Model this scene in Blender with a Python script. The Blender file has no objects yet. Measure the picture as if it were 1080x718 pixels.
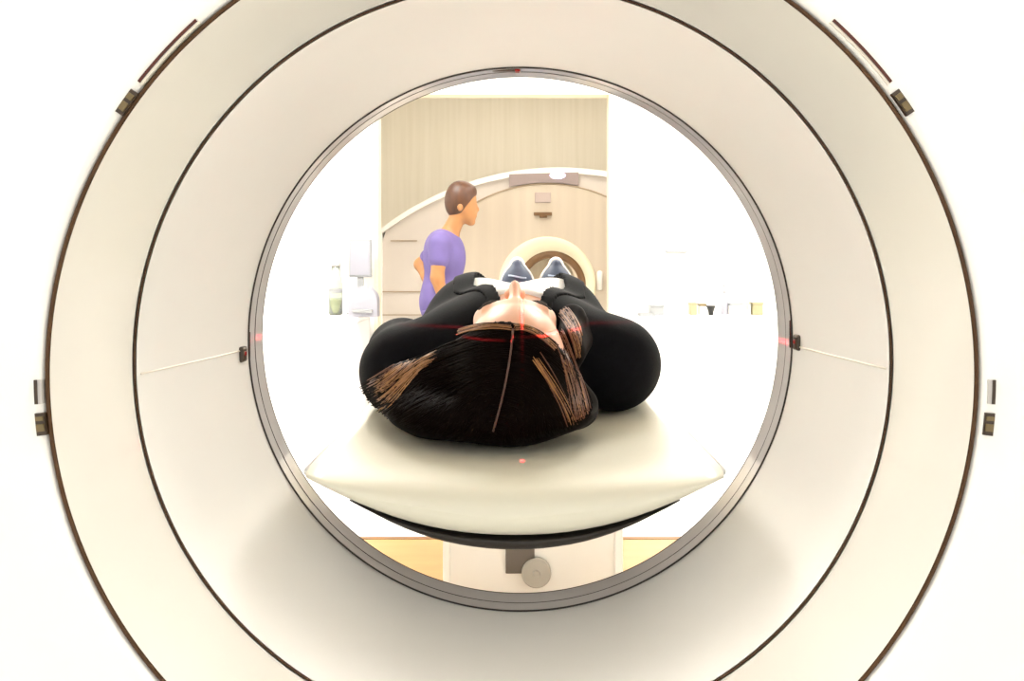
import bpy, bmesh, math, random
import numpy as np
from mathutils import Vector
random.seed(7); np.random.seed(7)
PI = math.pi
sc = bpy.context.scene
COL = sc.collection
CZ = 1.104          # eye height of the camera above the floor
FPX = 900.0         # focal length in pixels for a 1080 wide frame

# ---------------------------------------------------------------- camera, sky, exposure
cd = bpy.data.cameras.new('camera'); cam = bpy.data.objects.new('camera', cd); COL.objects.link(cam)
cam.location = (0, 0, CZ); cam.rotation_euler = (PI/2, 0, 0)
cd.sensor_width = 36.0; cd.lens = 36.0*FPX/1080.0
cd.shift_x = -3.0/1080.0; cd.shift_y = -86.0/1080.0
cd.clip_start = 0.02; cd.clip_end = 60
sc.camera = cam
wd = bpy.data.worlds.new('world'); sc.world = wd; wd.use_nodes = True
wd.node_tree.nodes['Background'].inputs[0].default_value = (1.0, 0.99, 0.97, 1)
wd.node_tree.nodes['Background'].inputs[1].default_value = 1.0
sc.view_settings.view_transform = 'Standard'; sc.view_settings.look = 'None'
sc.view_settings.exposure = 0.45; sc.view_settings.gamma = 1.0
sc.view_settings.use_curve_mapping = False
sc.cycles.use_denoising = True
sc.cycles.max_bounces = 10; sc.cycles.diffuse_bounces = 6
LAMP_MAIN = 24.0     # emission of the diffusers in the scan room
LAMP_FAR = 4.6
FILL_FRONT = 15.0      # emission of the fill panels added before the ring to brighten the bore
LASER_W = 60.0

# ---------------------------------------------------------------- materials
def mat(name, col, rough=0.5, metal=0.0, noise=0.0, nscale=(8, 8, 8), coat=0.0, bump=0.0, bscale=60,
        emit=None, estr=0.0, trans=0.0, sss=0.0, col2=None, spec=0.5, coat_rough=0.05):
    m = bpy.data.materials.new(name); m.use_nodes = True
    nt = m.node_tree; b = nt.nodes['Principled BSDF']
    b.inputs['Base Color'].default_value = (*col, 1); b.inputs['Roughness'].default_value = rough
    b.inputs['Metallic'].default_value = metal; b.inputs['Coat Weight'].default_value = coat
    b.inputs['Coat Roughness'].default_value = coat_rough
    b.inputs['Transmission Weight'].default_value = trans
    b.inputs['Specular IOR Level'].default_value = spec
    if sss: 
        b.inputs['Subsurface Weight'].default_value = sss
        b.inputs['Subsurface Scale'].default_value = 0.01
    if emit: 
        b.inputs['Emission Color'].default_value = (*emit, 1); b.inputs['Emission Strength'].default_value = estr
    tc = nt.nodes.new('ShaderNodeTexCoord')
    mp = nt.nodes.new('ShaderNodeMapping'); mp.inputs['Scale'].default_value = nscale
    nt.links.new(tc.outputs['Object'], mp.inputs['Vector'])
    nz = nt.nodes.new('ShaderNodeTexNoise'); nz.inputs['Scale'].default_value = 1.0; nz.inputs['Detail'].default_value = 4
    nt.links.new(mp.outputs['Vector'], nz.inputs['Vector'])
    rp = nt.nodes.new('ShaderNodeValToRGB')
    c2 = col2 if col2 else tuple(max(0, c*(1-noise)) for c in col)
    rp.color_ramp.elements[0].position = 0.3; rp.color_ramp.elements[0].color = (*c2, 1)
    rp.color_ramp.elements[1].position = 0.7; rp.color_ramp.elements[1].color = (*col, 1)
    nt.links.new(nz.outputs['Fac'], rp.inputs['Fac'])
    nt.links.new(rp.outputs['Color'], b.inputs['Base Color'])
    if bump:
        n2 = nt.nodes.new('ShaderNodeTexNoise'); n2.inputs['Scale'].default_value = bscale
        nt.links.new(tc.outputs['Object'], n2.inputs['Vector'])
        bp = nt.nodes.new('ShaderNodeBump'); bp.inputs['Strength'].default_value = bump; bp.inputs['Distance'].default_value = 0.002
        nt.links.new(n2.outputs['Fac'], bp.inputs['Height']); nt.links.new(bp.outputs['Normal'], b.inputs['Normal'])
    return m

M = {}
M['wall'] = mat('white_wall_paint', (0.90, 0.89, 0.86), 0.6, noise=0.02, bump=0.05, bscale=200)
M['ceil'] = mat('ceiling_paint', (0.88, 0.87, 0.84), 0.7, noise=0.02)
M['wfloor'] = mat('white_vinyl_floor', (0.86, 0.85, 0.82), 0.25, noise=0.03, nscale=(2, 2, 2))
M['tfloor'] = mat('tan_vinyl_floor', (0.50, 0.30, 0.12), 0.3, noise=0.15, nscale=(3, 14, 3))
M['strip'] = mat('brown_joint_strip', (0.25, 0.12, 0.04), 0.4, noise=0.2)
M['panel'] = mat('pale_wood_panel', (0.88, 0.81, 0.68), 0.45, nscale=(22, 1, 0.7), col2=(0.82, 0.75, 0.61))
M['shell'] = mat('white_gantry_shell', (0.90, 0.88, 0.83), 0.35, noise=0.015, coat=0.3)
M['band'] = mat('gloss_ring_cover', (0.755, 0.73, 0.67), 0.12, metal=0.07, noise=0.02, coat=1.0, coat_rough=0.03)
M['liner'] = mat('satin_bore_liner', (0.84, 0.82, 0.785), 0.4, noise=0.02, coat=0.35, coat_rough=0.25)
M['seam'] = mat('dark_bronze_seam', (0.085, 0.038, 0.012), 0.25, metal=0.5, noise=0.3, nscale=(4, 4, 4))
M['groove'] = mat('dark_groove', (0.03, 0.02, 0.015), 0.3, noise=0.3)
M['window'] = mat('scan_window_plastic', (0.74, 0.71, 0.70), 0.12, noise=0.03, coat=1.0)
M['joint'] = mat('cream_joint_bead', (0.93, 0.86, 0.76), 0.3, noise=0.04)
M['dark'] = mat('dark_brown_plastic', (0.05, 0.03, 0.015), 0.35, noise=0.2)
M['redbrown'] = mat('red_brown_lens', (0.10, 0.015, 0.004), 0.2, noise=0.4, nscale=(10, 10, 10))
M['olive'] = mat('olive_key_cap', (0.17, 0.12, 0.045), 0.4, noise=0.1)
M['cream'] = mat('cream_plastic', (0.85, 0.80, 0.68), 0.35, noise=0.03)
M['greyp'] = mat('pale_grey_plastic', (0.55, 0.52, 0.49), 0.4, noise=0.05)
M['pad'] = mat('cream_couch_vinyl', (0.76, 0.73, 0.60), 0.38, noise=0.03, bump=0.08, bscale=90, coat=0.2, coat_rough=0.3)
M['cradle'] = mat('dark_carbon_cradle', (0.020, 0.014, 0.010), 0.35, noise=0.3, nscale=(60, 60, 60))
M['ped'] = mat('white_pedestal_cover', (0.82, 0.80, 0.77), 0.35, noise=0.02, coat=0.2)
M['slot'] = mat('grey_brown_slot', (0.12, 0.10, 0.085), 0.4, noise=0.2)
M['discm'] = mat('grey_lock_disc', (0.42, 0.40, 0.36), 0.35, noise=0.1)
M['skin'] = mat('pink_skin', (0.80, 0.44, 0.29), 0.42, noise=0.12, nscale=(30, 30, 30), sss=0.15)
M['skin2'] = mat('tan_skin', (0.32, 0.14, 0.045), 0.5, noise=0.1, nscale=(20, 20, 20))
M['lip'] = mat('rose_lips', (0.55, 0.16, 0.14), 0.4, noise=0.1)
M['lash'] = mat('dark_lashes', (0.03, 0.015, 0.01), 0.6, noise=0.2)
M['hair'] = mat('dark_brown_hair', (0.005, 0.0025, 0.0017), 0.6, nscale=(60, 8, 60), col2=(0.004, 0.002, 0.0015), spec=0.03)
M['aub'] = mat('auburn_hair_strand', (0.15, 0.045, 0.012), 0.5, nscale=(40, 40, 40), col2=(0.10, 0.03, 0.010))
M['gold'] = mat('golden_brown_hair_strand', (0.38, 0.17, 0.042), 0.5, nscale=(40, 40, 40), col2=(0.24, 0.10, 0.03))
M['scalp'] = mat('parted_scalp', (0.10, 0.045, 0.03), 0.5, noise=0.2, nscale=(80, 80, 80))
M['jacket'] = mat('black_suit_wool', (0.0025, 0.0025, 0.004), 0.8, noise=0.4, nscale=(90, 90, 90), bump=0.2, bscale=400, spec=0.12)
M['shirt'] = mat('white_blouse_cotton', (0.88, 0.87, 0.86), 0.7, noise=0.03, bump=0.1, bscale=150)
M['trous'] = mat('black_trousers_wool', (0.010, 0.010, 0.014), 0.75, noise=0.3, nscale=(80, 80, 80))
M['shoe'] = mat('navy_shoe_canvas', (0.045, 0.065, 0.12), 0.55, nscale=(6, 30, 14), col2=(0.02, 0.03, 0.06))
M['sole'] = mat('white_rubber_sole', (0.85, 0.83, 0.80), 0.5, noise=0.03)
M['lace'] = mat('pale_blue_lace', (0.45, 0.52, 0.68), 0.6, noise=0.1)
M['scrub'] = mat('purple_scrub_cotton', (0.105, 0.075, 0.23), 0.7, noise=0.15, nscale=(10, 10, 10), bump=0.15, bscale=80)
M['nhair'] = mat('red_brown_hair', (0.075, 0.024, 0.005), 0.45, nscale=(40, 40, 10), col2=(0.04, 0.012, 0.003))
M['mribody'] = mat('warm_white_scanner_shell', (0.66, 0.59, 0.53), 0.4, noise=0.03, nscale=(6, 1, 1))
M['mripanel'] = mat('beige_scanner_panel', (0.62, 0.53, 0.42), 0.4, nscale=(9, 1, 0.4), col2=(0.56, 0.47, 0.37))
M['mritrim'] = mat('white_scanner_trim', (0.92, 0.88, 0.82), 0.35, noise=0.02)
M['mridisp'] = mat('mauve_display_panel', (0.32, 0.25, 0.235), 0.3, noise=0.06)
M['badge'] = mat('pinkish_badge', (0.50, 0.40, 0.36), 0.4, noise=0.05)
M['mribore'] = mat('cream_bore_ring', (0.88, 0.79, 0.58), 0.35, noise=0.03)
M['mridark'] = mat('brown_bore_edge', (0.20, 0.10, 0.035), 0.4, noise=0.3, nscale=(12, 12, 12))
M['mritube'] = mat('pale_bore_tube', (0.85, 0.78, 0.68), 0.4, noise=0.03)
M['lineb'] = mat('brown_seam_line', (0.42, 0.32, 0.22), 0.5, noise=0.1)
M['lamp'] = mat('lamp_diffuser', (0.9, 0.9, 0.9), 0.5, emit=(1.0, 0.97, 0.91), estr=LAMP_MAIN)
M['lampf'] = mat('far_lamp_diffuser', (0.9, 0.9, 0.9), 0.5, emit=(1.0, 0.95, 0.86), estr=LAMP_FAR)
M['fillfront'] = mat('front_fill_diffuser', (0.9, 0.9, 0.9), 0.5, emit=(1.0, 0.97, 0.91), estr=FILL_FRONT)
M['borefill'] = mat('bore_fill_strip', (0.9, 0.9, 0.85), 0.4, emit=(1.0, 0.93, 0.80), estr=6.0)
M['blue'] = mat('blue_white_lamp', (0.8, 0.8, 1.0), 0.3, emit=(0.72, 0.70, 1.0), estr=2.2)
M['laser'] = mat('laser_aperture_glow', (0.2, 0.01, 0.01), 0.2, emit=(1.0, 0.05, 0.04), estr=0.08)
M['metal'] = mat('brushed_metal', (0.62, 0.61, 0.58), 0.3, metal=1.0, noise=0.1)
M['cab'] = mat('white_laminate', (0.88, 0.87, 0.85), 0.4, noise=0.02)
M['pale'] = mat('pale_grey_item', (0.30, 0.31, 0.32), 0.5, noise=0.04)
M['lav'] = mat('pale_lavender_plastic', (0.33, 0.33, 0.38), 0.45, noise=0.04)
M['glass'] = mat('greenish_glass', (0.85, 0.90, 0.82), 0.03, trans=0.85, noise=0.05)
M['liq'] = mat('yellow_green_liquid', (0.52, 0.55, 0.16), 0.15, noise=0.1)
M['oliveb'] = mat('olive_card', (0.36, 0.32, 0.19), 0.6, noise=0.12)
M['black'] = mat('black_plastic', (0.012, 0.012, 0.010), 0.4, noise=0.2)
M['frame'] = mat('cream_door_frame', (0.80, 0.72, 0.56), 0.45, noise=0.04)

# ---------------------------------------------------------------- object helpers
def mesh_obj(name, me, m, parent=None, off=(0, 0, 0), smooth=True):
    o = bpy.data.objects.new(name, me); COL.objects.link(o)
    for mm in (m if isinstance(m, (list, tuple)) else [m]): me.materials.append(mm)
    if smooth and len(me.polygons): me.polygons.foreach_set('use_smooth', [True]*len(me.polygons))
    if parent: o.parent = parent
    return o

def from_bm(name, bm, m, parent=None, smooth=False, auto=True):
    bmesh.ops.recalc_face_normals(bm, faces=bm.faces)
    me = bpy.data.meshes.new(name); bm.to_mesh(me); bm.free()
    o = mesh_obj(name, me, m, parent, smooth=smooth)
    return o

def tag(o, label, cat, group=None):
    o['label'] = label; o['category'] = cat
    if group: o['group'] = group
    return o

def thing(name, label, cat, loc, group=None):
    o = bpy.data.objects.new(name, None); COL.objects.link(o); o.location = loc; o.empty_display_size = 0.1
    return tag(o, label, cat, group)

def structure(o): o['kind'] = 'structure'; return o

def bm_box(bm, x0, x1, y0, y1, z0, z1, bev=0.0, seg=2):
    r = bmesh.ops.create_cube(bm, size=1.0)
    vs = r['verts']
    for v in vs:
        v.co = ((x0+x1)/2+v.co.x*(x1-x0), (y0+y1)/2+v.co.y*(y1-y0), (z0+z1)/2+v.co.z*(z1-z0))
    if bev:
        es = list({e for v in vs for e in v.link_edges})
        bmesh.ops.bevel(bm, geom=es, offset=bev, segments=seg, affect='EDGES', profile=0.5)
    return bm

def box(name, x0, x1, y0, y1, z0, z1, m, parent=None, bev=0.0, seg=2, smooth=False):
    bm = bmesh.new(); bm_box(bm, x0, x1, y0, y1, z0, z1, bev, seg)
    return from_bm(name, bm, m, parent, smooth=smooth)

def bm_rings(bm, rings, closed_u=True, cap0=False, cap1=False, closed_v=False):
    V = [[bm.verts.new(p) for p in r] for r in rings]
    n = len(V[0]); R = len(V)
    for i in range(R if closed_v else R-1):
        a, b = V[i], V[(i+1) % R]
        for j in range(n if closed_u else n-1):
            k = (j+1) % n
            bm.faces.new((a[j], a[k], b[k], b[j]))
    if cap0: bm.faces.new(V[0][::-1])
    if cap1: bm.faces.new(V[-1])
    return bm

def bm_tube(bm, pts, rad, n=8, cap=True):
    pts = [Vector(p) for p in pts]; R = []
    up = Vector((0, 0, 1))
    for i, p in enumerate(pts):
        t = (pts[min(i+1, len(pts)-1)]-pts[max(i-1, 0)]).normalized()
        u = t.cross(up)
        if u.length < 1e-3: u = t.cross(Vector((1, 0, 0)))
        u.normalize(); w = u.cross(t)
        r = rad[i] if isinstance(rad, (list, tuple)) else rad
        R.append([p+(u*math.cos(a)+w*math.sin(a))*r for a in [2*PI*k/n for k in range(n)]])
    return bm_rings(bm, R, cap0=cap, cap1=cap)

def tube(name, pts, rad, m, parent=None, n=8, smooth=True):
    bm = bmesh.new(); bm_tube(bm, pts, rad, n)
    return from_bm(name, bm, m, parent, smooth=smooth)

def lathe_z(name, prof, m, parent=None, c=(0, 0, 0), n=32, smooth=True):
    bm = bmesh.new()
    bm_rings(bm, [[(c[0]+r*math.cos(2*PI*k/n), c[1]+r*math.sin(2*PI*k/n), c[2]+z) for k in range(n)] for r, z in prof], cap0=True, cap1=True)
    return from_bm(name, bm, m, parent, smooth=smooth)

# ---------------------------------------------------------------- signed distance sculpting (surface nets)
def grid(xs, ys, zs):
    return (np.asarray(xs, np.float32)[:, None, None], np.asarray(ys, np.float32)[None, :, None], np.asarray(zs, np.float32)[None, None, :])

def ell(P, c, r):
    x, y, z = (P[0]-c[0]), (P[1]-c[1]), (P[2]-c[2])
    k0 = np.sqrt((x/r[0])**2+(y/r[1])**2+(z/r[2])**2)
    k1 = np.sqrt((x/r[0]**2)**2+(y/r[1]**2)**2+(z/r[2]**2)**2)+1e-6
    return k0*(k0-1.0)/k1

def cone(P, a, b, ra, rb):
    a = np.array(a, float); b = np.array(b, float); d = b-a; L = float(d@d)
    x, y, z = P[0]-a[0], P[1]-a[1], P[2]-a[2]
    t = np.clip((x*d[0]+y*d[1]+z*d[2])/L, 0, 1)
    return np.sqrt((x-t*d[0])**2+(y-t*d[1])**2+(z-t*d[2])**2)-(ra+(rb-ra)*t)

def sm(a, b, k):
    h = np.clip(0.5+0.5*(b-a)/k, 0, 1)
    return b+(a-b)*h-k*h*(1-h)

def sub(a, b, k):  # a minus b
    return -sm(-a, b, k)

def sm_all(ds, k):
    r = ds[0]
    for d in ds[1:]: r = sm(r, d, k)
    return r

def nets(V, xs, ys, zs):
    ax = [np.asarray(a, np.float64) for a in (xs, ys, zs)]
    nx, ny, nz = V.shape
    S = V < 0
    acc = np.zeros((nx-1, ny-1, nz-1, 3), np.float32); cnt = np.zeros((nx-1, ny-1, nz-1), np.float32)
    faces_e = []
    for a in range(3):
        s0 = [slice(None)]*3; s1 = [slice(None)]*3
        s0[a] = slice(0, -1); s1[a] = slice(1, None)
        v0, v1 = V[tuple(s0)], V[tuple(s1)]
        cr = S[tuple(s0)] != S[tuple(s1)]
        idx = np.argwhere(cr)
        t = (v0[cr]/(v0[cr]-v1[cr]))
        pos = np.zeros((len(idx), 3))
        for d in range(3):
            if d == a: pos[:, d] = ax[d][idx[:, d]]*(1-t)+ax[d][idx[:, d]+1]*t
            else: pos[:, d] = ax[d][idx[:, d]]
        o1, o2 = [d for d in range(3) if d != a]
        for e1 in (0, 1):
            for e2 in (0, 1):
                ci = idx.copy(); ci[:, o1] -= e1; ci[:, o2] -= e2
                ok = (ci[:, o1] >= 0) & (ci[:, o2] >= 0) & (ci[:, 0] < nx-1) & (ci[:, 1] < ny-1) & (ci[:, 2] < nz-1)
                c = ci[ok]
                np.add.at(acc, (c[:, 0], c[:, 1], c[:, 2]), pos[ok])
                np.add.at(cnt, (c[:, 0], c[:, 1], c[:, 2]), 1)
        faces_e.append((a, idx, v0[cr] < 0))
    act = cnt > 0
    vid = -np.ones(act.shape, np.int64); vid[act] = np.arange(act.sum())
    verts = acc[act]/cnt[act][:, None]
    F = []
    for a, idx, inside in faces_e:
        o1, o2 = (a+1) % 3, (a+2) % 3
        lim = [nx-1, ny-1, nz-1]
        ok = (idx[:, o1] > 0) & (idx[:, o2] > 0) & (idx[:, o1] < lim[o1]) & (idx[:, o2] < lim[o2])
        I = idx[ok]; ins = inside[ok]
        q = []
        for e1, e2 in ((1, 1), (0, 1), (0, 0), (1, 0)):
            c = I.copy(); c[:, o1] -= e1; c[:, o2] -= e2
            q.append(vid[c[:, 0], c[:, 1], c[:, 2]])
        q = np.stack(q, 1)
        q[~ins] = q[~ins][:, ::-1]
        F.append(q)
    return verts, np.concatenate(F)

def sdf_obj(name, V, g, m, parent, origin, offset=(0, 0, 0), smooth_it=1):
    v, f = nets(V, *g)
    v = v+np.array(offset)-np.array(origin)
    me = bpy.data.meshes.new(name)
    me.from_pydata(v.tolist(), [], f.tolist()); me.update()
    o = mesh_obj(name, me, m, parent)
    if smooth_it:
        md = o.modifiers.new('smooth', 'SMOOTH'); md.factor = 0.5; md.iterations = smooth_it
    return o

# ================================================================= THE ROOM
WALL_Y = 6.0
OX0, OX1, OTOP = -0.967, 0.667, 2.271       # the opening into the next room
structure(box('floor', -2.8, 2.8, 2.2, 3.36, -0.10, 0.0, M['tfloor']))
structure(box('floor_2', -2.8, 2.8, -3.2, 2.2, -0.10, 0.0, M['wfloor']))
structure(box('floor_1', -2.8, 2.8, 3.39, 9.9, -0.10, 0.0, M['wfloor']))
structure(box('trim_1', -2.8, 2.8, 3.36, 3.39, -0.10, 0.002, M['strip']))
structure(box('ceiling', -2.8, 2.8, -3.2, 9.9, 3.2, 3.3, M['ceil']))
structure(box('wall_left', -2.9, -2.8, -3.2, 9.9, 0, 3.2, M['wall']))
structure(box('wall_right', 2.8, 2.9, -3.2, 9.9, 0, 3.2, M['wall']))
bm = bmesh.new()
bm_box(bm, -2.8, OX0, WALL_Y, WALL_Y+0.12, 0, 3.2)
bm_box(bm, OX1, 2.8, WALL_Y, WALL_Y+0.12, 0, 3.2)
bm_box(bm, OX0, OX1, WALL_Y, WALL_Y+0.12, OTOP, 3.2)
structure(from_bm('wall_back', bm, M['wall']))
bm = bmesh.new()   # slim frame around the opening
bm_box(bm, OX0-0.02, OX0+0.006, WALL_Y-0.012, WALL_Y+0.13, 0, OTOP+0.02)
bm_box(bm, OX1-0.006, OX1+0.03, WALL_Y-0.012, WALL_Y+0.13, 0, OTOP+0.02)
bm_box(bm, OX0-0.02, OX1+0.03, WALL_Y-0.012, WALL_Y+0.13, OTOP-0.012, OTOP+0.004)
structure(from_bm('trim_2', bm, M['frame']))
structure(box('wall_far', -2.8, 2.8, 9.8, 9.9, 0, 3.2, M['panel']))
bm = bmesh.new()
for x0, x1 in ((-2.8, OX0-0.04), (OX1+0.04, 2.8)): bm_box(bm, x0, x1, WALL_Y-0.015, WALL_Y, 0, 0.09)
structure(from_bm('baseboard_back', bm, M['cab']))

def ceiling_light(x, y, w, l, lab, m):
    t = thing('ceiling_light', lab, 'ceiling light', (x, y, 3.2), 'ceiling light panels')
    bm = bmesh.new()
    for a in (-1, 1):
        bm_box(bm, a*w/2-0.02, a*w/2+0.02, -l/2-0.02, l/2+0.02, -0.04, 0)
        bm_box(bm, -w/2, w/2, a*l/2-0.02, a*l/2+0.02, -0.04, 0)
    from_bm('frame', bm, M['metal'], t)
    box('diffuser', -w/2+0.02, w/2-0.02, -l/2+0.02, l/2-0.02, -0.03, -0.008, m, t)
    return t
for (x, y, lab) in ((-1.3, 4.2, 'square ceiling light panel over the left counter'), (1.3, 4.2, 'square ceiling light panel over the right counter')):
    ceiling_light(x, y, 1.2, 1.2, lab, M['lamp'])
for (x, lab) in ((-1.1, 'narrow added fill light panel in front of the scanner ring, left side'), (1.1, 'narrow added fill light panel in front of the scanner ring, right side')):
    ceiling_light(x, 0.40, 1.6, 0.30, lab, M['fillfront'])  # unseen fill panels, placed so floor bounce brightens the upper bore liner
ceiling_light(0.2, 7.4, 2.6, 1.2, 'ceiling light panel in the room beyond the opening', M['lampf'])

# ================================================================= CT GANTRY
AX = CZ-0.104
GY = 0.767
G = thing('ct_scanner_gantry', 'huge glossy white ring shaped scanner gantry filling the picture around the couch', 'scanner', (0, GY, 0))
def axx(d): return float(np.interp(d, [0.767, 0.867, 1.114], [-0.0026, -0.002, 0.0074]))
def circ(d, r, n=256, a0=0.0, a1=2*PI):
    full = abs(a1-a0-2*PI) < 1e-6
    return [(axx(d)+r*math.cos(a0+(a1-a0)*k/(n if full else n-1)), d-GY, AX+r*math.sin(a0+(a1-a0)*k/(n if full else n-1))) for k in range(n)]
def ringsurf(name, prof, m, parent=G, n=256, smooth=True):
    bm = bmesh.new(); bm_rings(bm, [circ(d, r, n) for d, r in prof])
    return from_bm(name, bm, m, parent, smooth=smooth)
def ringtorus(name, d, r, t, m, parent=G, td=None):
    td = td or t
    prof = [(d+td*math.cos(a), r+t*math.sin(a)) for a in [2*PI*k/10 for k in range(10)]]
    bm = bmesh.new(); bm_rings(bm, [circ(dd, rr) for dd, rr in prof], closed_v=True)
    return from_bm(name, bm, m, parent, smooth=True)
def superell(d, hx, hz, n=256, p=5.0, zc=0.98):
    out = []
    for k in range(n):
        a = 2*PI*k/n; c, s = math.cos(a), math.sin(a)
        f = (abs(c)**p+abs(s)**p)**(-1/p)
        out.append((hx*c*f, d-GY, zc+hz*s*f))
    return out
bm = bmesh.new()
rs = [circ(0.785, 0.4215), circ(0.772, 0.4225), circ(0.7675, 0.4255), circ(0.767, 0.430), circ(0.767, 0.47), circ(0.768, 0.60),
      superell(0.775, 0.86, 0.80), superell(0.80, 0.98, 0.90), superell(0.85, 1.03, 0.94), superell(0.95, 1.05, 0.955),
      superell(1.45, 1.05, 0.955), superell(1.60, 1.02, 0.93), superell(1.66, 0.95, 0.88), circ(1.68, 0.70)]
bm_rings(bm, rs)
from_bm('front_cover', bm, M['shell'], G, smooth=True)
ringsurf('flared_ring_cover', [(0.771, 0.4175), (0.79, 0.4115), (0.81, 0.4048), (0.83, 0.3980), (0.85, 0.3909), (0.8645, 0.3855)], M['band'])
ringsurf('bore_liner', [(0.8662, 0.3822), (0.90, 0.3765), (0.95, 0.3695), (1.0, 0.3630), (1.06, 0.3565), (1.104, 0.3525)], M['liner'])
ringsurf('rear_liner', [(1.168, 0.3535), (1.25, 0.40), (1.4, 0.50), (1.6, 0.65), (1.68, 0.70)], M['shell'])
sw = ringsurf('scan_window', [(1.105, 0.3515), (1.167, 0.3525)], M['window'])
ringtorus('ring_seam', 0.7705, 0.4195, 0.0021, M['seam'])
ringtorus('ring_seam', 0.8655, 0.3838, 0.0010, M['seam'])
ringtorus('window_groove', 1.1045, 0.3516, 0.0012, M['groove'], sw)
ringtorus('window_groove', 1.131, 0.3519, 0.0005, M['groove'], sw)
ringtorus('window_groove', 1.165, 0.3524, 0.0006, M['groove'], sw)
box('base_plinth', -0.75, 0.75, 0.06, 0.86, 0.0, 0.12, M['greyp'], G, bev=0.02)
# seams running along the liner from the laser apertures, and the apertures
for sx, adeg in ((-1, 182.0), (1, -1.2)):
    a = math.radians(adeg); pts = []
    for d, r in ((0.872, 0.3806), (0.90, 0.3762), (0.95, 0.3692), (1.0, 0.3627), (1.06, 0.3561), (1.085, 0.3537)):
        pts.append((axx(d)+r*math.cos(a), d-GY, AX+r*math.sin(a)))
    tube('liner_joint', pts, 0.0011, M['joint'], G, n=6)
    d, r = 1.088, 0.3535
    c = Vector((axx(d)+r*math.cos(a), d-GY, AX+r*math.sin(a)))
    zz = c.z+(-0.004 if sx < 0 else 0.006)
    bm = bmesh.new(); bm_box(bm, c.x-0.004, c.x+0.004, c.y-0.010, c.y+0.008, zz-0.011, zz+0.009, bev=0.003)
    lp = from_bm('laser_port', bm, M['dark'], G, smooth=False)
    bm = bmesh.new(); bm_box(bm, c.x-0.0035, c.x+0.0035, c.y+0.018, c.y+0.021, zz-0.010, zz+0.026, bev=0.001)
    from_bm('aperture_slit', bm, M['redbrown'], lp)
    bm = bmesh.new(); bm_box(bm, c.x-0.0048, c.x+0.0048, c.y-0.004, c.y+0.002, zz-0.003, zz+0.003, bev=0.001)
    from_bm('laser_lens', bm, M['laser'], lp)
bm = bmesh.new(); bm_box(bm, -0.030, 0.008, 0.347, 0.358, AX+0.3495, AX+0.3535, bev=0.0012)
lp = from_bm('laser_port', bm, M['dark'], G)
bm = bmesh.new(); bm_box(bm, 0.000, 0.007, 0.3455, 0.3585, AX+0.349, AX+0.352, bev=0.001)
from_bm('laser_lens', bm, M['laser'], lp)

# controls on the front face, just outside the ring
FC = Vector((0, 0, AX))
def face_arc(name, m, r0, r1, a0, a1, y0, y1, parent, n=24):
    bm = bmesh.new(); R = []
    for k in range(n):
        a = math.radians(a0+(a1-a0)*k/(n-1)); c, s = math.cos(a), math.sin(a)
        R.append([(r0*c, y0, AX+r0*s), (r1*c, y0, AX+r1*s), (r1*c, y1, AX+r1*s), (r0*c, y1, AX+r0*s)])
    bm_rings(bm, R, cap0=True, cap1=True)
    return from_bm(name, bm, m, parent)
def mir(a): return 180-a
for side in (-1, 1):
    A = (lambda a: a) if side < 0 else mir
    # angles measured at the picture: upper strip 131.9..142 deg, keypad 142.8..146
    s = face_arc('indicator_strip', M['cream'], 0.4238, 0.4285, A(131.8), A(142.2), -0.0015, 0.004, G)
    face_arc('strip_lens', M['redbrown'], 0.4260, 0.4287, A(131.9), A(142.1), -0.0028, 0.004, s)
    k = face_arc('keypad', M['dark'], 0.4218, 0.4295, A(143.3), A(146.6), -0.0018, 0.004, G, n=8)
    face_arc('key', M['olive'], 0.4229, 0.4284, A(143.75), A(144.5), -0.0032, 0.002, k, n=6)
    face_arc('key', M['olive'], 0.4229, 0.4284, A(144.95), A(146.1), -0.0032, 0.002, k, n=6)
    l = face_arc('side_indicator', M['greyp'], 0.4250, 0.4310, A(180.6), A(183.5), -0.0015, 0.004, G, n=10)
    face_arc('indicator_window', M['dark'], 0.4285, 0.4312, A(180.6), A(183.5), -0.0026, 0.004, l, n=10)
    k = face_arc('keypad', M['dark'], 0.4235, 0.4322, A(184.6), A(187.3), -0.0018, 0.004, G, n=8)
    face_arc('key', M['olive'], 0.4245, 0.4312, A(185.0), A(185.5), -0.0032, 0.002, k, n=6)
    face_arc('key', M['olive'], 0.4245, 0.4312, A(185.9), A(186.8), -0.0032, 0.002, k, n=6)

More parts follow.
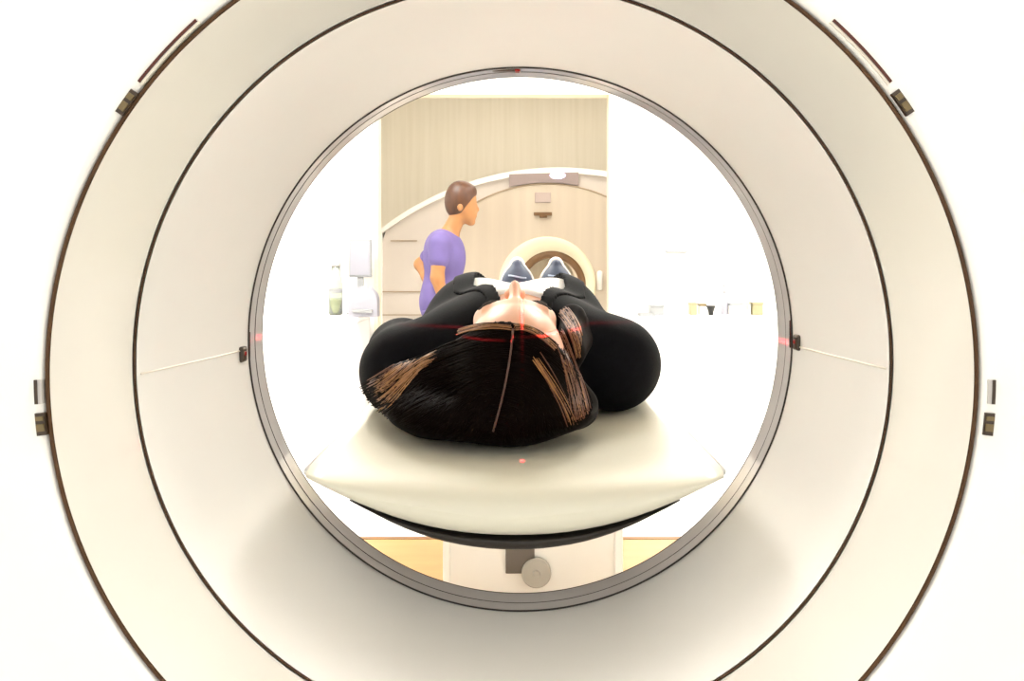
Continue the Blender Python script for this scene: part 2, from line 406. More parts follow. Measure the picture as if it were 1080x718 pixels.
# laser line projectors (real lamps that throw a thin red plane of light)
def laser(name, loc, axis, w, ax2, sg):
    ld = bpy.data.lights.new(name, 'POINT'); ld.energy = w; ld.color = (1.0, 0.03, 0.05); ld.shadow_soft_size = 0.0005
    ld.use_nodes = True; nt = ld.node_tree; em = nt.nodes['Emission']
    tc = nt.nodes.new('ShaderNodeTexCoord'); sp = nt.nodes.new('ShaderNodeSeparateXYZ')
    nt.links.new(tc.outputs['Normal'], sp.inputs[0])
    ab = nt.nodes.new('ShaderNodeMath'); ab.operation = 'ABSOLUTE'; nt.links.new(sp.outputs[axis], ab.inputs[0])
    lt = nt.nodes.new('ShaderNodeMath'); lt.operation = 'LESS_THAN'; lt.inputs[1].default_value = 0.0055; nt.links.new(ab.outputs[0], lt.inputs[0])
    gt = nt.nodes.new('ShaderNodeMath'); gt.operation = 'GREATER_THAN'; gt.inputs[1].default_value = 0.02; nt.links.new(sp.outputs[1], gt.inputs[0])
    mu = nt.nodes.new('ShaderNodeMath'); mu.operation = 'MULTIPLY'; nt.links.new(lt.outputs[0], mu.inputs[0]); nt.links.new(gt.outputs[0], mu.inputs[1])
    am = nt.nodes.new('ShaderNodeMath'); am.operation = 'MULTIPLY'; am.inputs[1].default_value = sg; nt.links.new(sp.outputs[ax2], am.inputs[0])
    g2_ = nt.nodes.new('ShaderNodeMath'); g2_.operation = 'GREATER_THAN'; g2_.inputs[1].default_value = 0.15; nt.links.new(am.outputs[0], g2_.inputs[0])
    m2_ = nt.nodes.new('ShaderNodeMath'); m2_.operation = 'MULTIPLY'; nt.links.new(mu.outputs[0], m2_.inputs[0]); nt.links.new(g2_.outputs[0], m2_.inputs[1])
    nt.links.new(m2_.outputs[0], em.inputs['Strength'])
    o = bpy.data.objects.new(name, ld); COL.objects.link(o); o.location = loc; o.parent = G
    return o
laser('laser_projector', (-0.338, 1.09-GY, AX-0.006), 2, LASER_W, 0, 1)
laser('laser_projector', (0.352, 1.09-GY, AX-0.001), 2, LASER_W, 0, -1)
laser('laser_projector', (0.010, 1.11-GY, AX+0.343), 0, LASER_W*0.6, 2, -1)

# ================================================================= COUCH
CY0, CY1 = 1.0, 3.0
T = thing('patient_table', 'long cream padded scanner couch on a white pedestal, under the woman', 'scanner couch', (0, 2.3, 0))
def pad_section(d, sc_=1.0):
    top, bot = [], []
    for k in range(25):
        x = -0.25+0.5*k/24
        u = x/0.25
        top.append((x, -0.267+0.016*u*u))
        bot.append((x, -0.340+0.080*abs(u)**2.2))
    return top, bot
bm = bmesh.new(); R = []
nose = [(0.0, 0.10), (0.003, 0.33), (0.009, 0.52), (0.020, 0.71), (0.036, 0.86), (0.06, 0.955), (0.09, 0.99), (0.12, 1.0)]
stations = [(CY0+dy, s) for dy, s in nose]+[(CY0+0.3, 1), (CY0+0.8, 1), (CY0+1.4, 1), (CY1, 1)]
for d, s in stations:
    top, bot = pad_section(d)
    r = []
    for (x, z), (_, zb) in zip(top, bot):
        mz = (z+zb)/2; r.append((x*(0.975+0.025*s), d-2.3, CZ+mz+(z-mz)*s))
    for (x, zt), (_, zb) in list(zip(top, bot))[::-1]:
        mz = (zt+zb)/2; r.append((x*(0.975+0.025*s), d-2.3, CZ+mz+(zb-mz)*s))
    R.append(r)
bm_rings(bm, R, cap0=True, cap1=True)
bmesh.ops.remove_doubles(bm, verts=bm.verts, dist=0.0004)
from_bm('mattress', bm, M['pad'], T, smooth=True)
bm = bmesh.new(); R = []
for d, s in ((1.030, 0.2), (1.036, 0.7), (1.05, 1.0), (1.4, 1), (2.0, 1), (CY1+0.02, 1)):
    top = []; bot = []
    for k in range(25):
        x = -0.2+0.4*k/24; u = x/0.25
        zt = -0.3405+0.080*abs(u)**2.2; th = 0.017*max(0.04, 1-abs(x/0.2)**2)
        top.append((x, d-2.3, CZ+zt)); bot.append((x, d-2.3, CZ+zt-th*s))
    R.append(top+bot[::-1])
bm_rings(bm, R, cap0=True, cap1=True)
from_bm('cradle', bm, M['cradle'], T, smooth=True)
for sx in (-1, 1):
    tube('side_rail', [(sx*0.2505, CY0+0.03-2.3, CZ-0.2565), (sx*0.2505, 2.0-2.3, CZ-0.2565), (sx*0.2505, CY1-2.3, CZ-0.2565)], 0.005, M['cab'], T)
PX0, PX1 = -0.215, 0.325
P_ = box('pedestal', PX0, PX1, 2.6-2.3, 4.2-2.3, 0.0, CZ-0.40, M['ped'], T, bev=0.02, seg=3, smooth=False)
box('corner_trim', PX0-0.004, PX0+0.018, 2.594-2.3, 2.62-2.3, 0.0, CZ-0.42, M['cab'], P_, bev=0.004)
box('corner_trim', PX1-0.022, PX1+0.004, 2.594-2.3, 2.62-2.3, 0.0, CZ-0.42, M['cab'], P_, bev=0.004)
box('lift_column', -0.16, 0.16, 1.75-2.3+0.9, 3.9-2.3, CZ-0.42, CZ-0.348, M['cradle'], T, bev=0.01)
box('slide_slot', -0.028, 0.060, 2.588-2.3, 2.62-2.3, CZ-0.955, CZ-0.41, M['slot'], P_, bev=0.003)
bm = bmesh.new()
n = 32
bm_rings(bm, [[(0.065+r*math.cos(2*PI*k/n), y-2.3, CZ-0.952+r*math.sin(2*PI*k/n)) for k in range(n)] for r, y in ((0.045, 2.6), (0.045, 2.584), (0.041, 2.58), (0.012, 2.58), (0.010, 2.574))], cap0=True, cap1=True)
from_bm('lock_disc', bm, M['discm'], P_, smooth=False)

# ================================================================= PATIENT
OFFZ = (0, 0, CZ)
H = np.array([0.000, 1.245, -0.152])
PR = (0.0, 1.9, CZ-0.266)
W = thing('person', 'person with long dark hair in black jacket and white blouse lying on the cream couch', 'person', PR)
SH = {-1: (-0.184, 1.450, -0.190), 1: (0.168, 1.450, -0.178)}
def head_sdf(P):
    c = lambda x, y, z: (H[0]+x, H[1]+y, H[2]+z)
    d = ell(P, c(0, 0, -0.004), (0.075, 0.095, 0.091))
    d = sm(d, ell(P, c(0, 0.065, 0.022), (0.060, 0.078, 0.062)), 0.03)
    d = sm(d, ell(P, c(0, 0.118, 0.050), (0.026, 0.022, 0.026)), 0.03)          # chin
    d = sm(d, ell(P, c(0, 0.018, 0.076), (0.050, 0.012, 0.014)), 0.016)         # brow
    for s in (-1, 1):
        d = sub(d, ell(P, c(s*0.031, 0.040, 0.094), (0.017, 0.011, 0.012)), 0.012)
        d = sm(d, ell(P, c(s*0.031, 0.040, 0.077), (0.0145, 0.0085, 0.0105)), 0.004)   # closed lid
        d = sm(d, ell(P, c(s*0.042, 0.062, 0.062), (0.020, 0.022, 0.017)), 0.02)       # cheek
        d = sm(d, ell(P, c(s*0.077, 0.035, -0.008), (0.009, 0.020, 0.030)), 0.008)     # ear
    d = sm(d, cone(P, c(0, 0.030, 0.086), c(0, 0.066, 0.111), 0.0080, 0.0085), 0.012)  # nose
    for s in (-1, 1): d = sm(d, ell(P, c(s*0.0105, 0.070, 0.097), (0.0065, 0.009, 0.008)), 0.006)
    d = sm(d, ell(P, c(0, 0.089, 0.085), (0.022, 0.0055, 0.009)), 0.006)        # lips
    d = sm(d, ell(P, c(0, 0.099, 0.083), (0.019, 0.0060, 0.009)), 0.006)
    return d
def torso_sdf(P):
    d = ell(P, (0, 1.58, -0.155), (0.168, 0.215, 0.098))
    for s in (-1, 1): d = sm(d, cone(P, (0, 1.455, -0.140), SH[s], 0.072, 0.058), 0.05)
    for s in (-1, 1): d = sm(d, ell(P, (s*0.072, 1.60, -0.105), (0.068, 0.075, 0.062)), 0.04)
    d = sm(d, ell(P, (0.01, 1.80, -0.170), (0.140, 0.20, 0.083)), 0.08)
    d = sm(d, ell(P, (0.02, 1.98, -0.170), (0.168, 0.16, 0.088)), 0.08)
    return d
EL = {s: (s*0.214-0.012, 1.715, -0.188) for s in (-1, 1)}
WR = {s: (s*0.205+0.003, 1.950, -0.196) for s in (-1, 1)}
def arm_sdf(P, s, wrist=True, r=0.0):
    d = cone(P, SH[s], EL[s], 0.056+r, 0.050+r)
    return sm(d, cone(P, EL[s], WR[s], 0.047+r, 0.030+r), 0.03)
HIP = {-1: (-0.07, 2.02, -0.180), 1: (0.105, 2.02, -0.180)}
KN = {-1: (-0.02, 2.38, -0.185), 1: (0.135, 2.38, -0.185)}
AN = {-1: (0.008, 2.735, -0.197), 1: (0.135, 2.735, -0.197)}
def legs_sdf(P):
    r = None
    for s in (-1, 1):
        d = sm(cone(P, HIP[s], KN[s], 0.078, 0.052), cone(P, KN[s], AN[s], 0.052, 0.036), 0.03)
        r = d if r is None else np.minimum(r, d)
    return r
xs = np.arange(-0.32, 0.3001, 0.004)
ys = np.concatenate([np.arange(1.12, 1.42, 0.003), np.arange(1.42, 1.95, 0.005), np.arange(1.95, 2.17, 0.0035), np.arange(2.17, 2.90, 0.010)])
zs = np.arange(-0.285, 0.02, 0.0035)
g = (xs, ys, zs); P = grid(*g)
def rest(P, lift=0.0): return (-0.2655+lift+0.016*(np.clip(P[0], -0.25, 0.25)/0.25)**2)-P[2]+0*P[1]     # nothing sinks into the couch
TOR = torso_sdf(P); HEAD = head_sdf(P); LEG = legs_sdf(P)
ARM = np.minimum(arm_sdf(P, -1), arm_sdf(P, 1))
body = sm(HEAD, cone(P, (0, 1.33, -0.165), (0, 1.44, -0.165), 0.052, 0.060), 0.02)
body = sm(body, TOR, 0.03)
body = sm(body, ARM, 0.03)
body = sm(body, LEG, 0.04)
for s in (-1, 1):
    w = np.array(WR[s])
    hand = ell(P, w+np.array([-s*0.004, 0.050, -0.014]), (0.038, 0.048, 0.014))
    for q, (fx, fl) in enumerate(((-0.028, 0.058), (-0.010, 0.072), (0.009, 0.076), (0.027, 0.068))):   # little finger to index towards the thigh
        a = w+np.array([-s*0.004-s*fx, 0.088, -0.015]); b = a+np.array([-s*fx*0.25, fl*0.55, 0.004]); c = b+np.array([0, fl*0.45, -0.009])
        hand = sm(hand, sm(cone(P, a, b, 0.0088, 0.0080), cone(P, b, c, 0.0080, 0.0066), 0.003), 0.006)
    a = w+np.array([-s*0.034, 0.030, -0.012]); b = a+np.array([-s*0.020, 0.030, 0.001]); c = b+np.array([-s*0.004, 0.028, -0.003])
    hand = sm(hand, sm(cone(P, a, b, 0.0115, 0.0100), cone(P, b, c, 0.0098, 0.0078), 0.003), 0.008)
    body = sm(body, hand, 0.014)
    # foot
    an = np.array(AN[s])
    foot = sm(cone(P, an+np.array([0, 0.03, -0.008]), an+np.array([0, 0.045, 0.13]), 0.034, 0.030), cone(P, an+np.array([0, 0.045, 0.13]), an+np.array([0, 0.040, 0.17]), 0.032, 0.016), 0.02)
    body = sm(body, foot, 0.02)
sdf_obj('body', np.maximum(body, rest(P, 0.004)), g, M['skin'], W, PR, OFFZ, 2)

# clothes: shells that follow the body
blouse = np.maximum(TOR-0.006, np.maximum(1.425-P[1], P[1]-1.97))
sdf_obj('blouse', np.maximum(blouse, rest(P, 0.003)), g, M['shirt'], W, PR, OFFZ, 2)
JT = TOR-0.014
JA = np.minimum(arm_sdf(P, -1, r=0.014), arm_sdf(P, 1, r=0.014))
JA = np.maximum(JA, P[1]-1.935)
jk = sm(JT, JA, 0.035)
jk = np.maximum(jk, P[1]-2.06)
def opening(P):
    w = np.interp(P[1], [1.34, 1.42, 1.52, 1.60, 1.88, 1.90], [0.020, 0.042, 0.082, 0.080, 0.004, -0.02])
    return np.abs(P[0]-0.008)-w
OP = opening(P)
jk = np.maximum(jk, -np.maximum(OP, -0.135-P[2]))
jk = np.maximum(jk, -(np.maximum(TOR-0.0055, -1)))         # hollow
sdf_obj('jacket', np.maximum(jk, rest(P, 0.001)), g, M['jacket'], W, PR, OFFZ, 2)
for s in (-1, 1):
    lp = np.maximum(TOR-0.0175, -(TOR-0.011))
    lwid = np.interp(P[1], [1.40, 1.50, 1.62, 1.82], [0.020, 0.034, 0.045, 0.012])
    lp = np.maximum(lp, np.maximum(-OP-0.001, OP-lwid))
    lp = np.maximum(lp, np.maximum(1.36-P[1], P[1]-1.82))
    lp = np.maximum(lp, np.maximum(-s*(P[0]-0.008), -0.13-P[2]))
    sdf_obj('lapel', lp, g, M['jacket'], W, PR, OFFZ, 1)
tr = sm(LEG-0.010, ell(P, (0.02, 1.98, -0.170), (0.168, 0.16, 0.088))-0.008, 0.04)
tr = np.maximum(tr, np.maximum(1.94-P[1], P[1]-2.72)); tr = np.maximum(tr, rest(P, 0.001))
sdf_obj('trousers', tr, g, M['trous'], W, PR, OFFZ, 2)
xs2 = np.arange(-0.08, 0.23, 0.003); ys2 = np.arange(2.66, 2.90, 0.003); zs2 = np.arange(-0.285, 0.03, 0.003)
g2 = (xs2, ys2, zs2); P2 = grid(*g2)
for s in (-1, 1):
    an = np.array(AN[s])
    up = sm(cone(P2, an+np.array([0, 0.022, -0.014]), an+np.array([0, 0.042, 0.12]), 0.046, 0.046), cone(P2, an+np.array([0, 0.042, 0.12]), an+np.array([0, 0.044, 0.178]), 0.044, 0.017), 0.03)
    up = np.maximum(up, P2[1]-(an[1]+0.066))
    up = sm(up, cone(P2, an+np.array([0, -0.02, 0.0]), an+np.array([0, 0.02, 0.0]), 0.045, 0.046), 0.03)
    sh = sdf_obj('shoe', np.maximum(up, rest(P2, 0.001)), g2, M['shoe'], W, PR, OFFZ, 1); sh['label'] = 'navy canvas shoe with toes pointing up'
    so = np.sqrt((P2[0]-an[0])**2+0*P2[1]+0*P2[2])
    outl = np.maximum(sm(cone(P2, (an[0], an[1]+0.075, an[2]-0.014), (an[0], an[1]+0.075, an[2]+0.12), 0.052, 0.053), cone(P2, (an[0], an[1]+0.075, an[2]+0.12), (an[0], an[1]+0.075, an[2]+0.18), 0.052, 0.024), 0.02), np.abs(P2[1]-(an[1]+0.071))-0.009)
    outl = outl+0*so
    sdf_obj('sole', np.maximum(outl, rest(P2, 0.001)), g2, M['sole'], sh, (0, 0, 0), (-PR[0], -PR[1], CZ-PR[2]), 1)
    bm = bmesh.new()
    for q in range(4):
        zz = an[2]+0.05+0.03*q
        pts = []
        for k in range(9):
            x = an[0]-0.028+0.056*k/8
            u = (x-an[0])/0.046
            pts.append((x, an[1]+0.036-0.048*math.sqrt(max(0, 1-u*u))-0.002-PR[1], CZ+zz+0.004*math.cos(k*PI/8)-PR[2]))
        bm_tube(bm, pts, 0.003, 6)
    from_bm('laces', bm, M['lace'], sh, smooth=True)
# face details
for s in (-1, 1):
    pts = [(H[0]+s*(0.031+0.017*t), H[1]+0.044-0.004*(t*t), H[2]+0.0885-0.006*t*t) for t in (-1, -0.6, -0.2, 0.2, 0.6, 1)]
    tube('eyelashes', [(p[0]-PR[0], p[1]-PR[1], p[2]+CZ-PR[2]) for p in pts], 0.0016, M['lash'], W, n=6)
    pts = [(H[0]+s*(0.033+0.021*t), H[1]+0.018+0.005*t*t-0.002, H[2]+0.0885-0.010*max(0, t)**2-0.002) for t in (-1, -0.6, -0.2, 0.2, 0.6, 1)]
    tube('eyebrow', [(p[0]-PR[0], p[1]-PR[1], p[2]+CZ-PR[2]) for p in pts], [0.0018, 0.003, 0.003, 0.0028, 0.002, 0.001], M['lash'], W, n=6)

# hair
xs3 = np.arange(-0.30, 0.20, 0.003); ys3 = np.arange(1.08, 1.56, 0.004); zs3 = np.arange(-0.275, -0.02, 0.003)
g3 = (xs3, ys3, zs3); P3 = grid(*g3)
def hair_sdf(P):
    c = lambda x, y, z: (H[0]+x, H[1]+y, H[2]+z)
    cap = ell(P, c(0, -0.004, -0.010), (0.086, 0.108, 0.100))
    y = P[1]-H[1]; z = P[2]-H[2]; x = P[0]-H[0]
    pl = 0.58*(y+0.066)+0.816*(z-0.060)+1.6*x*x+0.25*x
    cap = np.maximum(cap, pl)
    d = cap
    d = sm(d, ell(P, (-0.035, 1.235, -0.222), (0.150, 0.095, 0.040)), 0.03)
    d = sm(d, cone(P, c(-0.062, 0.000, 0.002), (-0.165, 1.31, -0.200), 0.033, 0.040), 0.03)
    d = sm(d, cone(P, (-0.12, 1.27, -0.215), (-0.216, 1.35, -0.208), 0.046, 0.020), 0.04)
    d = sm(d, cone(P, c(0.052, 0.01, -0.030), (0.092, 1.27, -0.218), 0.036, 0.030), 0.03)
    d = sm(d, cone(P, (0.078, 1.275, -0.120), (0.092, 1.37, -0.095), 0.016, 0.018), 0.02)
    d = sm(d, cone(P, (0.092, 1.37, -0.095), (0.118, 1.43, -0.110), 0.018, 0.012), 0.02)
    d = sm(d, cone(P, (0.080, 1.27, -0.14), (0.110, 1.40, -0.130), 0.025, 0.020), 0.02)
    d = np.maximum(d, -0.2635+0.016*(P[0]/0.25)**2-P[2])
    return d
HS = hair_sdf(P3)
hv = np.maximum(HS, -(ell(P3, tuple(H+np.array([0, 0.0, -0.004])), (0.070, 0.090, 0.086))))
face = ell(P3, tuple(H+np.array([0, 0.075, 0.035])), (0.066, 0.085, 0.075))
hv = np.maximum(hv, -face)
HR = sdf_obj('hair', hv, g3, M['hair'], W, PR, OFFZ, 2)
def on_hair(px, py):
    # first point of the hair met by the line of sight through a measured place
    d = 1.04
    for _ in range(90):
        p = ((px-543)/FPX*d, d, -(py-273)/FPX*d)
        v = float(hair_sdf(tuple(np.float64(a) for a in p)))
        if v < 0.0004: return d
        d += max(v*0.6, 0.0006)
        if d > 1.5: return None
    return d
def bez(p, t):
    a, b, c, d = p
    return tuple((1-t)**3*a[i]+3*(1-t)**2*t*b[i]+3*(1-t)*t*t*c[i]+t**3*d[i] for i in range(2))
def strand(bm, ctrl, rad, mi=0, n=13, lift=0.0012):
    pts = []; last = None
    for k in range(n):
        px, py = bez(ctrl, k/(n-1)); d = on_hair(px, py)
        if d is None:
            if last is None: continue
            d = last+0.008
            if d > 1.42: break
        elif last is not None: d = min(max(d, last-0.035), last+0.035)
        last = d; d -= lift
        pts.append(((px-543)/FPX*d-PR[0], d-PR[1], -(py-273)/FPX*d+CZ-PR[2]))
    if len(pts) > 3:
        n0 = len(bm.faces)
        bm_tube(bm, pts, [rad*(0.45+0.55*math.sin(PI*min(0.999, (i+0.6)/(len(pts)+0.2)))) for i in range(len(pts))], 5)
        bm.faces.ensure_lookup_table()
        for f in list(bm.faces)[n0:]: f.material_index = mi
rnd = random.Random(3)
u = rnd.uniform
OUTL = [(384, 408), (392, 424), (412, 440), (448, 455), (490, 464), (522, 467)]
OUTR = [(622, 428), (618, 440), (604, 449), (582, 457), (556, 464), (530, 467)]
def along(L, t):
    t = min(max(t, 0), 0.999)*(len(L)-1); i = int(t); f = t-i
    return (L[i][0]+(L[i+1][0]-L[i][0])*f, L[i][1]+(L[i+1][1]-L[i][1])*f)
def part_pt(t): return (541-6*t-15*t**1.8, 347+108*t)
bm = bmesh.new()
for q in range(240):
    t = rnd.random(); p = part_pt(t)
    left = q % 2 == 0
    e = along(OUTL if left else OUTR, t+u(-0.08, 0.08))
    if left: c1 = (p[0]-40+14*t, p[1]-5+u(-3, 3)+8*t); c2 = (e[0]+62-40*t, e[1]-34+22*t)
    else: c1 = (p[0]+32-8*t, p[1]-3+u(-3, 3)+8*t); c2 = (e[0]-8, e[1]-44+30*t)
    strand(bm, (p, c1, c2, (e[0]+u(-4, 4), e[1]+u(-3, 1))), 0.0014)
for q in range(200):
    left = q % 2 == 0
    e = along(OUTL if left else OUTR, u(-0.02, 0.9)); k = u(1.0, 1.035)
    e = (520+(e[0]-520)*k, 395+(e[1]-395)*k)
    a = (e[0]+(540-e[0])*u(0.35, 0.6), e[1]-u(22, 55))
    if left: c1 = (a[0]-26, a[1]+8); c2 = (e[0]+20, e[1]-12)
    else: c1 = (a[0]+16, a[1]+8); c2 = (e[0]-6, e[1]-16)
    strand(bm, (a, c1, c2, e), 0.0015)
from_bm('hair_strands', bm, M['hair'], HR, smooth=True)
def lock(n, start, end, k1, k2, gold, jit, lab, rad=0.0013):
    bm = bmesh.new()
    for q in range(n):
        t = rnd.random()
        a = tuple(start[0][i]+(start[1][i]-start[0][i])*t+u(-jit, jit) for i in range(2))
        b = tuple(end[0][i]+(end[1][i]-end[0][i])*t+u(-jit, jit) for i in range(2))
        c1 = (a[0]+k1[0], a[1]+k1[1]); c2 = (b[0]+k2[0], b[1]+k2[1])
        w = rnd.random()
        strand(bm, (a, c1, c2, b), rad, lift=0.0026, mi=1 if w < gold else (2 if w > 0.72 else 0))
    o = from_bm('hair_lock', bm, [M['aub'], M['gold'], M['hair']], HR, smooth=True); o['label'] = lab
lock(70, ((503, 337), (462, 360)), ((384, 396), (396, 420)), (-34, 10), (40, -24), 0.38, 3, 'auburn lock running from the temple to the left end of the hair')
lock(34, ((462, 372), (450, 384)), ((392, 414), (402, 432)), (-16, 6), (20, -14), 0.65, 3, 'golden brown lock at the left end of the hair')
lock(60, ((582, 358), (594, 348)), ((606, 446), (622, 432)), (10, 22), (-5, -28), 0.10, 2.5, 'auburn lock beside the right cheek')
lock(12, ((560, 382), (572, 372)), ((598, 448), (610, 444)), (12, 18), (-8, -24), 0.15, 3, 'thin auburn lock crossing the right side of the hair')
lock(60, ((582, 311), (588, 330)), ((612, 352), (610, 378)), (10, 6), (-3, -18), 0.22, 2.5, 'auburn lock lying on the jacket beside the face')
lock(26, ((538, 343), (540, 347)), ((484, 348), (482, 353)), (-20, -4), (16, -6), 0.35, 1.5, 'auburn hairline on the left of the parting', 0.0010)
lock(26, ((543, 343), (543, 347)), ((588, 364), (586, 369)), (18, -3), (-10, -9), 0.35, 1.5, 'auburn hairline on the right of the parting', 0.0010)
bm = bmesh.new(); pts = []
for k in range(18):
    p = part_pt(k/17); d = on_hair(*p)
    if d:
        d -= 0.0020; pts.append(((p[0]-543)/FPX*d-PR[0], d-PR[1], -(p[1]-273)/FPX*d+CZ-PR[2]))
bm_tube(bm, pts, 0.0016, 6)
from_bm('parting', bm, M['scalp'], HR, smooth=True)

# ================================================================= NURSE beyond the couch
ND = 5.6
def N(px, py, dy=0.0): return ((px-543)/FPX*ND, ND+dy, -(py-273)/FPX*ND)
NR = ((466-543)/FPX*ND, ND, 0.0)
NU = thing('person', 'person in purple scrubs walking past the opening, turned sideways and leaning forward', 'person', NR)
xs = np.arange(-0.86, -0.16, 0.008); ys = np.arange(ND-0.32, ND+0.32, 0.008); zs = np.arange(-1.112, 0.53, 0.008)
g = (xs, ys, zs); P = grid(*g)
hc = N(487, 214)
def nt(px, py, dy=0): return np.array(N(px, py, dy))
neck = cone(P, nt(472, 252), nt(482, 230), 0.062, 0.052)
torso = cone(P, nt(468, 262), nt(468, 292), 0.100, 0.098)
torso = sm(torso, ell(P, nt(469, 272), (0.125, 0.165, 0.16)), 0.05)
torso = sm(torso, ell(P, nt(465, 318), (0.130, 0.165, 0.17)), 0.08)
shl = cone(P, nt(466, 257, -0.135), nt(466, 257, 0.135), 0.062, 0.062)
torso = sm(torso, shl, 0.06)
head = ell(P, tuple(nt(487.5, 211)), (0.094, 0.074, 0.112))
head = sm(head, ell(P, tuple(nt(494, 224)), (0.058, 0.056, 0.075)), 0.03)
head = sm(head, cone(P, nt(499, 214), nt(503.5, 221), 0.012, 0.014), 0.015)      # nose
head = sm(head, ell(P, tuple(nt(497, 235)), (0.026, 0.026, 0.020)), 0.02)         # chin
head = sm(head, ell(P, tuple(nt(500, 228)), (0.015, 0.022, 0.008)), 0.01)         # lips
for s in (-1, 1): head = sm(head, ell(P, tuple(nt(486, 219, s*0.075)), (0.020, 0.010, 0.030)), 0.008)
# near arm hangs, far arm bent with the elbow behind
A1 = [nt(466, 259, -0.165), nt(464, 292, -0.19), nt(474, 328, -0.18)]
A2 = [nt(464, 259, 0.165), nt(440, 279, 0.20), nt(447, 292, 0.12)]
def arm2(P, A, r0=0.0): return sm(cone(P, A[0], A[1], 0.052+r0, 0.043+r0), cone(P, A[1], A[2], 0.042+r0, 0.030+r0), 0.02)
arms = np.minimum(arm2(P, A1), arm2(P, A2))
legs = None
for s in (-1, 1):
    hp, kn, an = nt(465, 326, s*0.085), nt(470+s*10, 385, s*0.085), nt(462-s*22, 438, s*0.085)
    d = sm(cone(P, hp, kn, 0.088, 0.060), cone(P, kn, an, 0.060, 0.042), 0.03)
    legs = d if legs is None else np.minimum(legs, d)
nb = sm(sm(head, neck, 0.03), torso, 0.04); nb = sm(nb, arms, 0.03); nb = sm(nb, legs, 0.04)
for A, s in ((A1, -1), (A2, 1)):
    w = A[2]; dr = (A[2]-A[1])/np.linalg.norm(A[2]-A[1])
    pc = w+dr*0.05
    nb = sm(nb, cone(P, w, pc+dr*0.015, 0.030, 0.036), 0.02)
sdf_obj('body', nb, g, M['skin2'], NU, NR, OFFZ, 1)
top = sm(torso-0.012, cone(P, A1[0], A1[0]+(A1[1]-A1[0])*0.42, 0.072, 0.066), 0.02)
top = sm(top, cone(P, A2[0], A2[0]+(A2[1]-A2[0])*0.62, 0.070, 0.060), 0.02)
top = np.maximum(top, -(cone(P, nt(473, 250), nt(485, 228), 0.060, 0.060)))
top = np.maximum(top, -(np.zeros_like(top)+P[2]+0.42))
sdf_obj('scrub_top', top, g, M['scrub'], NU, NR, OFFZ, 1)
tr = sm(legs-0.016, ell(P, nt(465, 318), (0.130, 0.165, 0.17))-0.004, 0.05); tr = np.maximum(tr, P[2]+0.33); tr = np.maximum(tr, -(P[2]+1.04)+0*tr)
sdf_obj('scrub_trousers', tr, g, M['scrub'], NU, NR, OFFZ, 1)
nh = ell(P, tuple(nt(486, 209.5)), (0.104, 0.086, 0.120))
nh = np.maximum(nh, 0.80*(P[0]-hc[0]-0.050)-0.60*(P[2]-hc[2]+0.005))
nh = np.maximum(nh, -(P[2]-hc[2]+0.105)+0*nh)
nh = sm(nh, ell(P, tuple(nt(480, 216)), (0.062, 0.068, 0.085)), 0.03)
nh = sm(nh, ell(P, tuple(nt(494, 201)), (0.050, 0.060, 0.040)), 0.03)
sdf_obj('hair', nh, g, M['nhair'], NU, NR, OFFZ, 1)
for s in (-1, 1):
    e = nt(498.5, 215, s*0.034)
    bm = bmesh.new(); bmesh.ops.create_uvsphere(bm, u_segments=16, v_segments=10, radius=0.011)
    for v in bm.verts: v.co = (v.co.x+e[0]-NR[0], v.co.y+e[1]-NR[1], v.co.z*0.8+e[2]+CZ)
    from_bm('eye', bm, M['lash'], NU, smooth=True)
for s in (-1, 1):
    an = nt(462-s*22, 438, s*0.085)
    bm = bmesh.new()
    prof = [(-0.075, 0.028, 0.050), (-0.06, 0.040, 0.075), (0.0, 0.042, 0.095), (0.06, 0.046, 0.075), (0.13, 0.048, 0.055), (0.175, 0.036, 0.042), (0.195, 0.012, 0.028)]
    bm_rings(bm, [[(an[0]+x-NR[0], an[1]+w*math.cos(a)-NR[1], max(0.0, h*0.5+h*0.5*math.sin(a)*1.0)) for a in [2*PI*k/16 for k in range(16)]] for x, w, h in prof], cap0=True, cap1=True)
    from_bm('shoe', bm, M['sole'], NU, smooth=True)

# ================================================================= SECOND SCANNER in the room beyond
SD = 8.2
def S(px, py): return ((px-543)/FPX*SD, CZ-(py-273)/FPX*SD)
sx0, _ = S(590, 0)
S2 = thing('magnet_scanner', 'wide arched beige scanner with cream bore seen through the opening', 'scanner', (sx0, SD, 0))
ztop = S(0, 177)[1]; RA = 2.8; HW = 1.75
def arch_outline(inset=0.0, n=41, hw=HW):
    pts = []
    for k in range(n):
        x = -hw+inset+2*(hw-inset)*k/(n-1)
        pts.append((x, ztop-inset-(RA-math.sqrt(RA*RA-x*x))))
    return [( -hw+inset, 0.0)]+pts+[(hw-inset, 0.0)]
def slab(name, ol, y0, y1, m, parent, bev=0.0):
    bm = bmesh.new()
    bm_rings(bm, [[(x, y0, z) for x, z in ol], [(x, y1, z) for x, z in ol]], cap0=True, cap1=True)
    return from_bm(name, bm, m, parent)
bcx = S(577, 0)[0]-sx0; bcz = S(0, 301)[1]
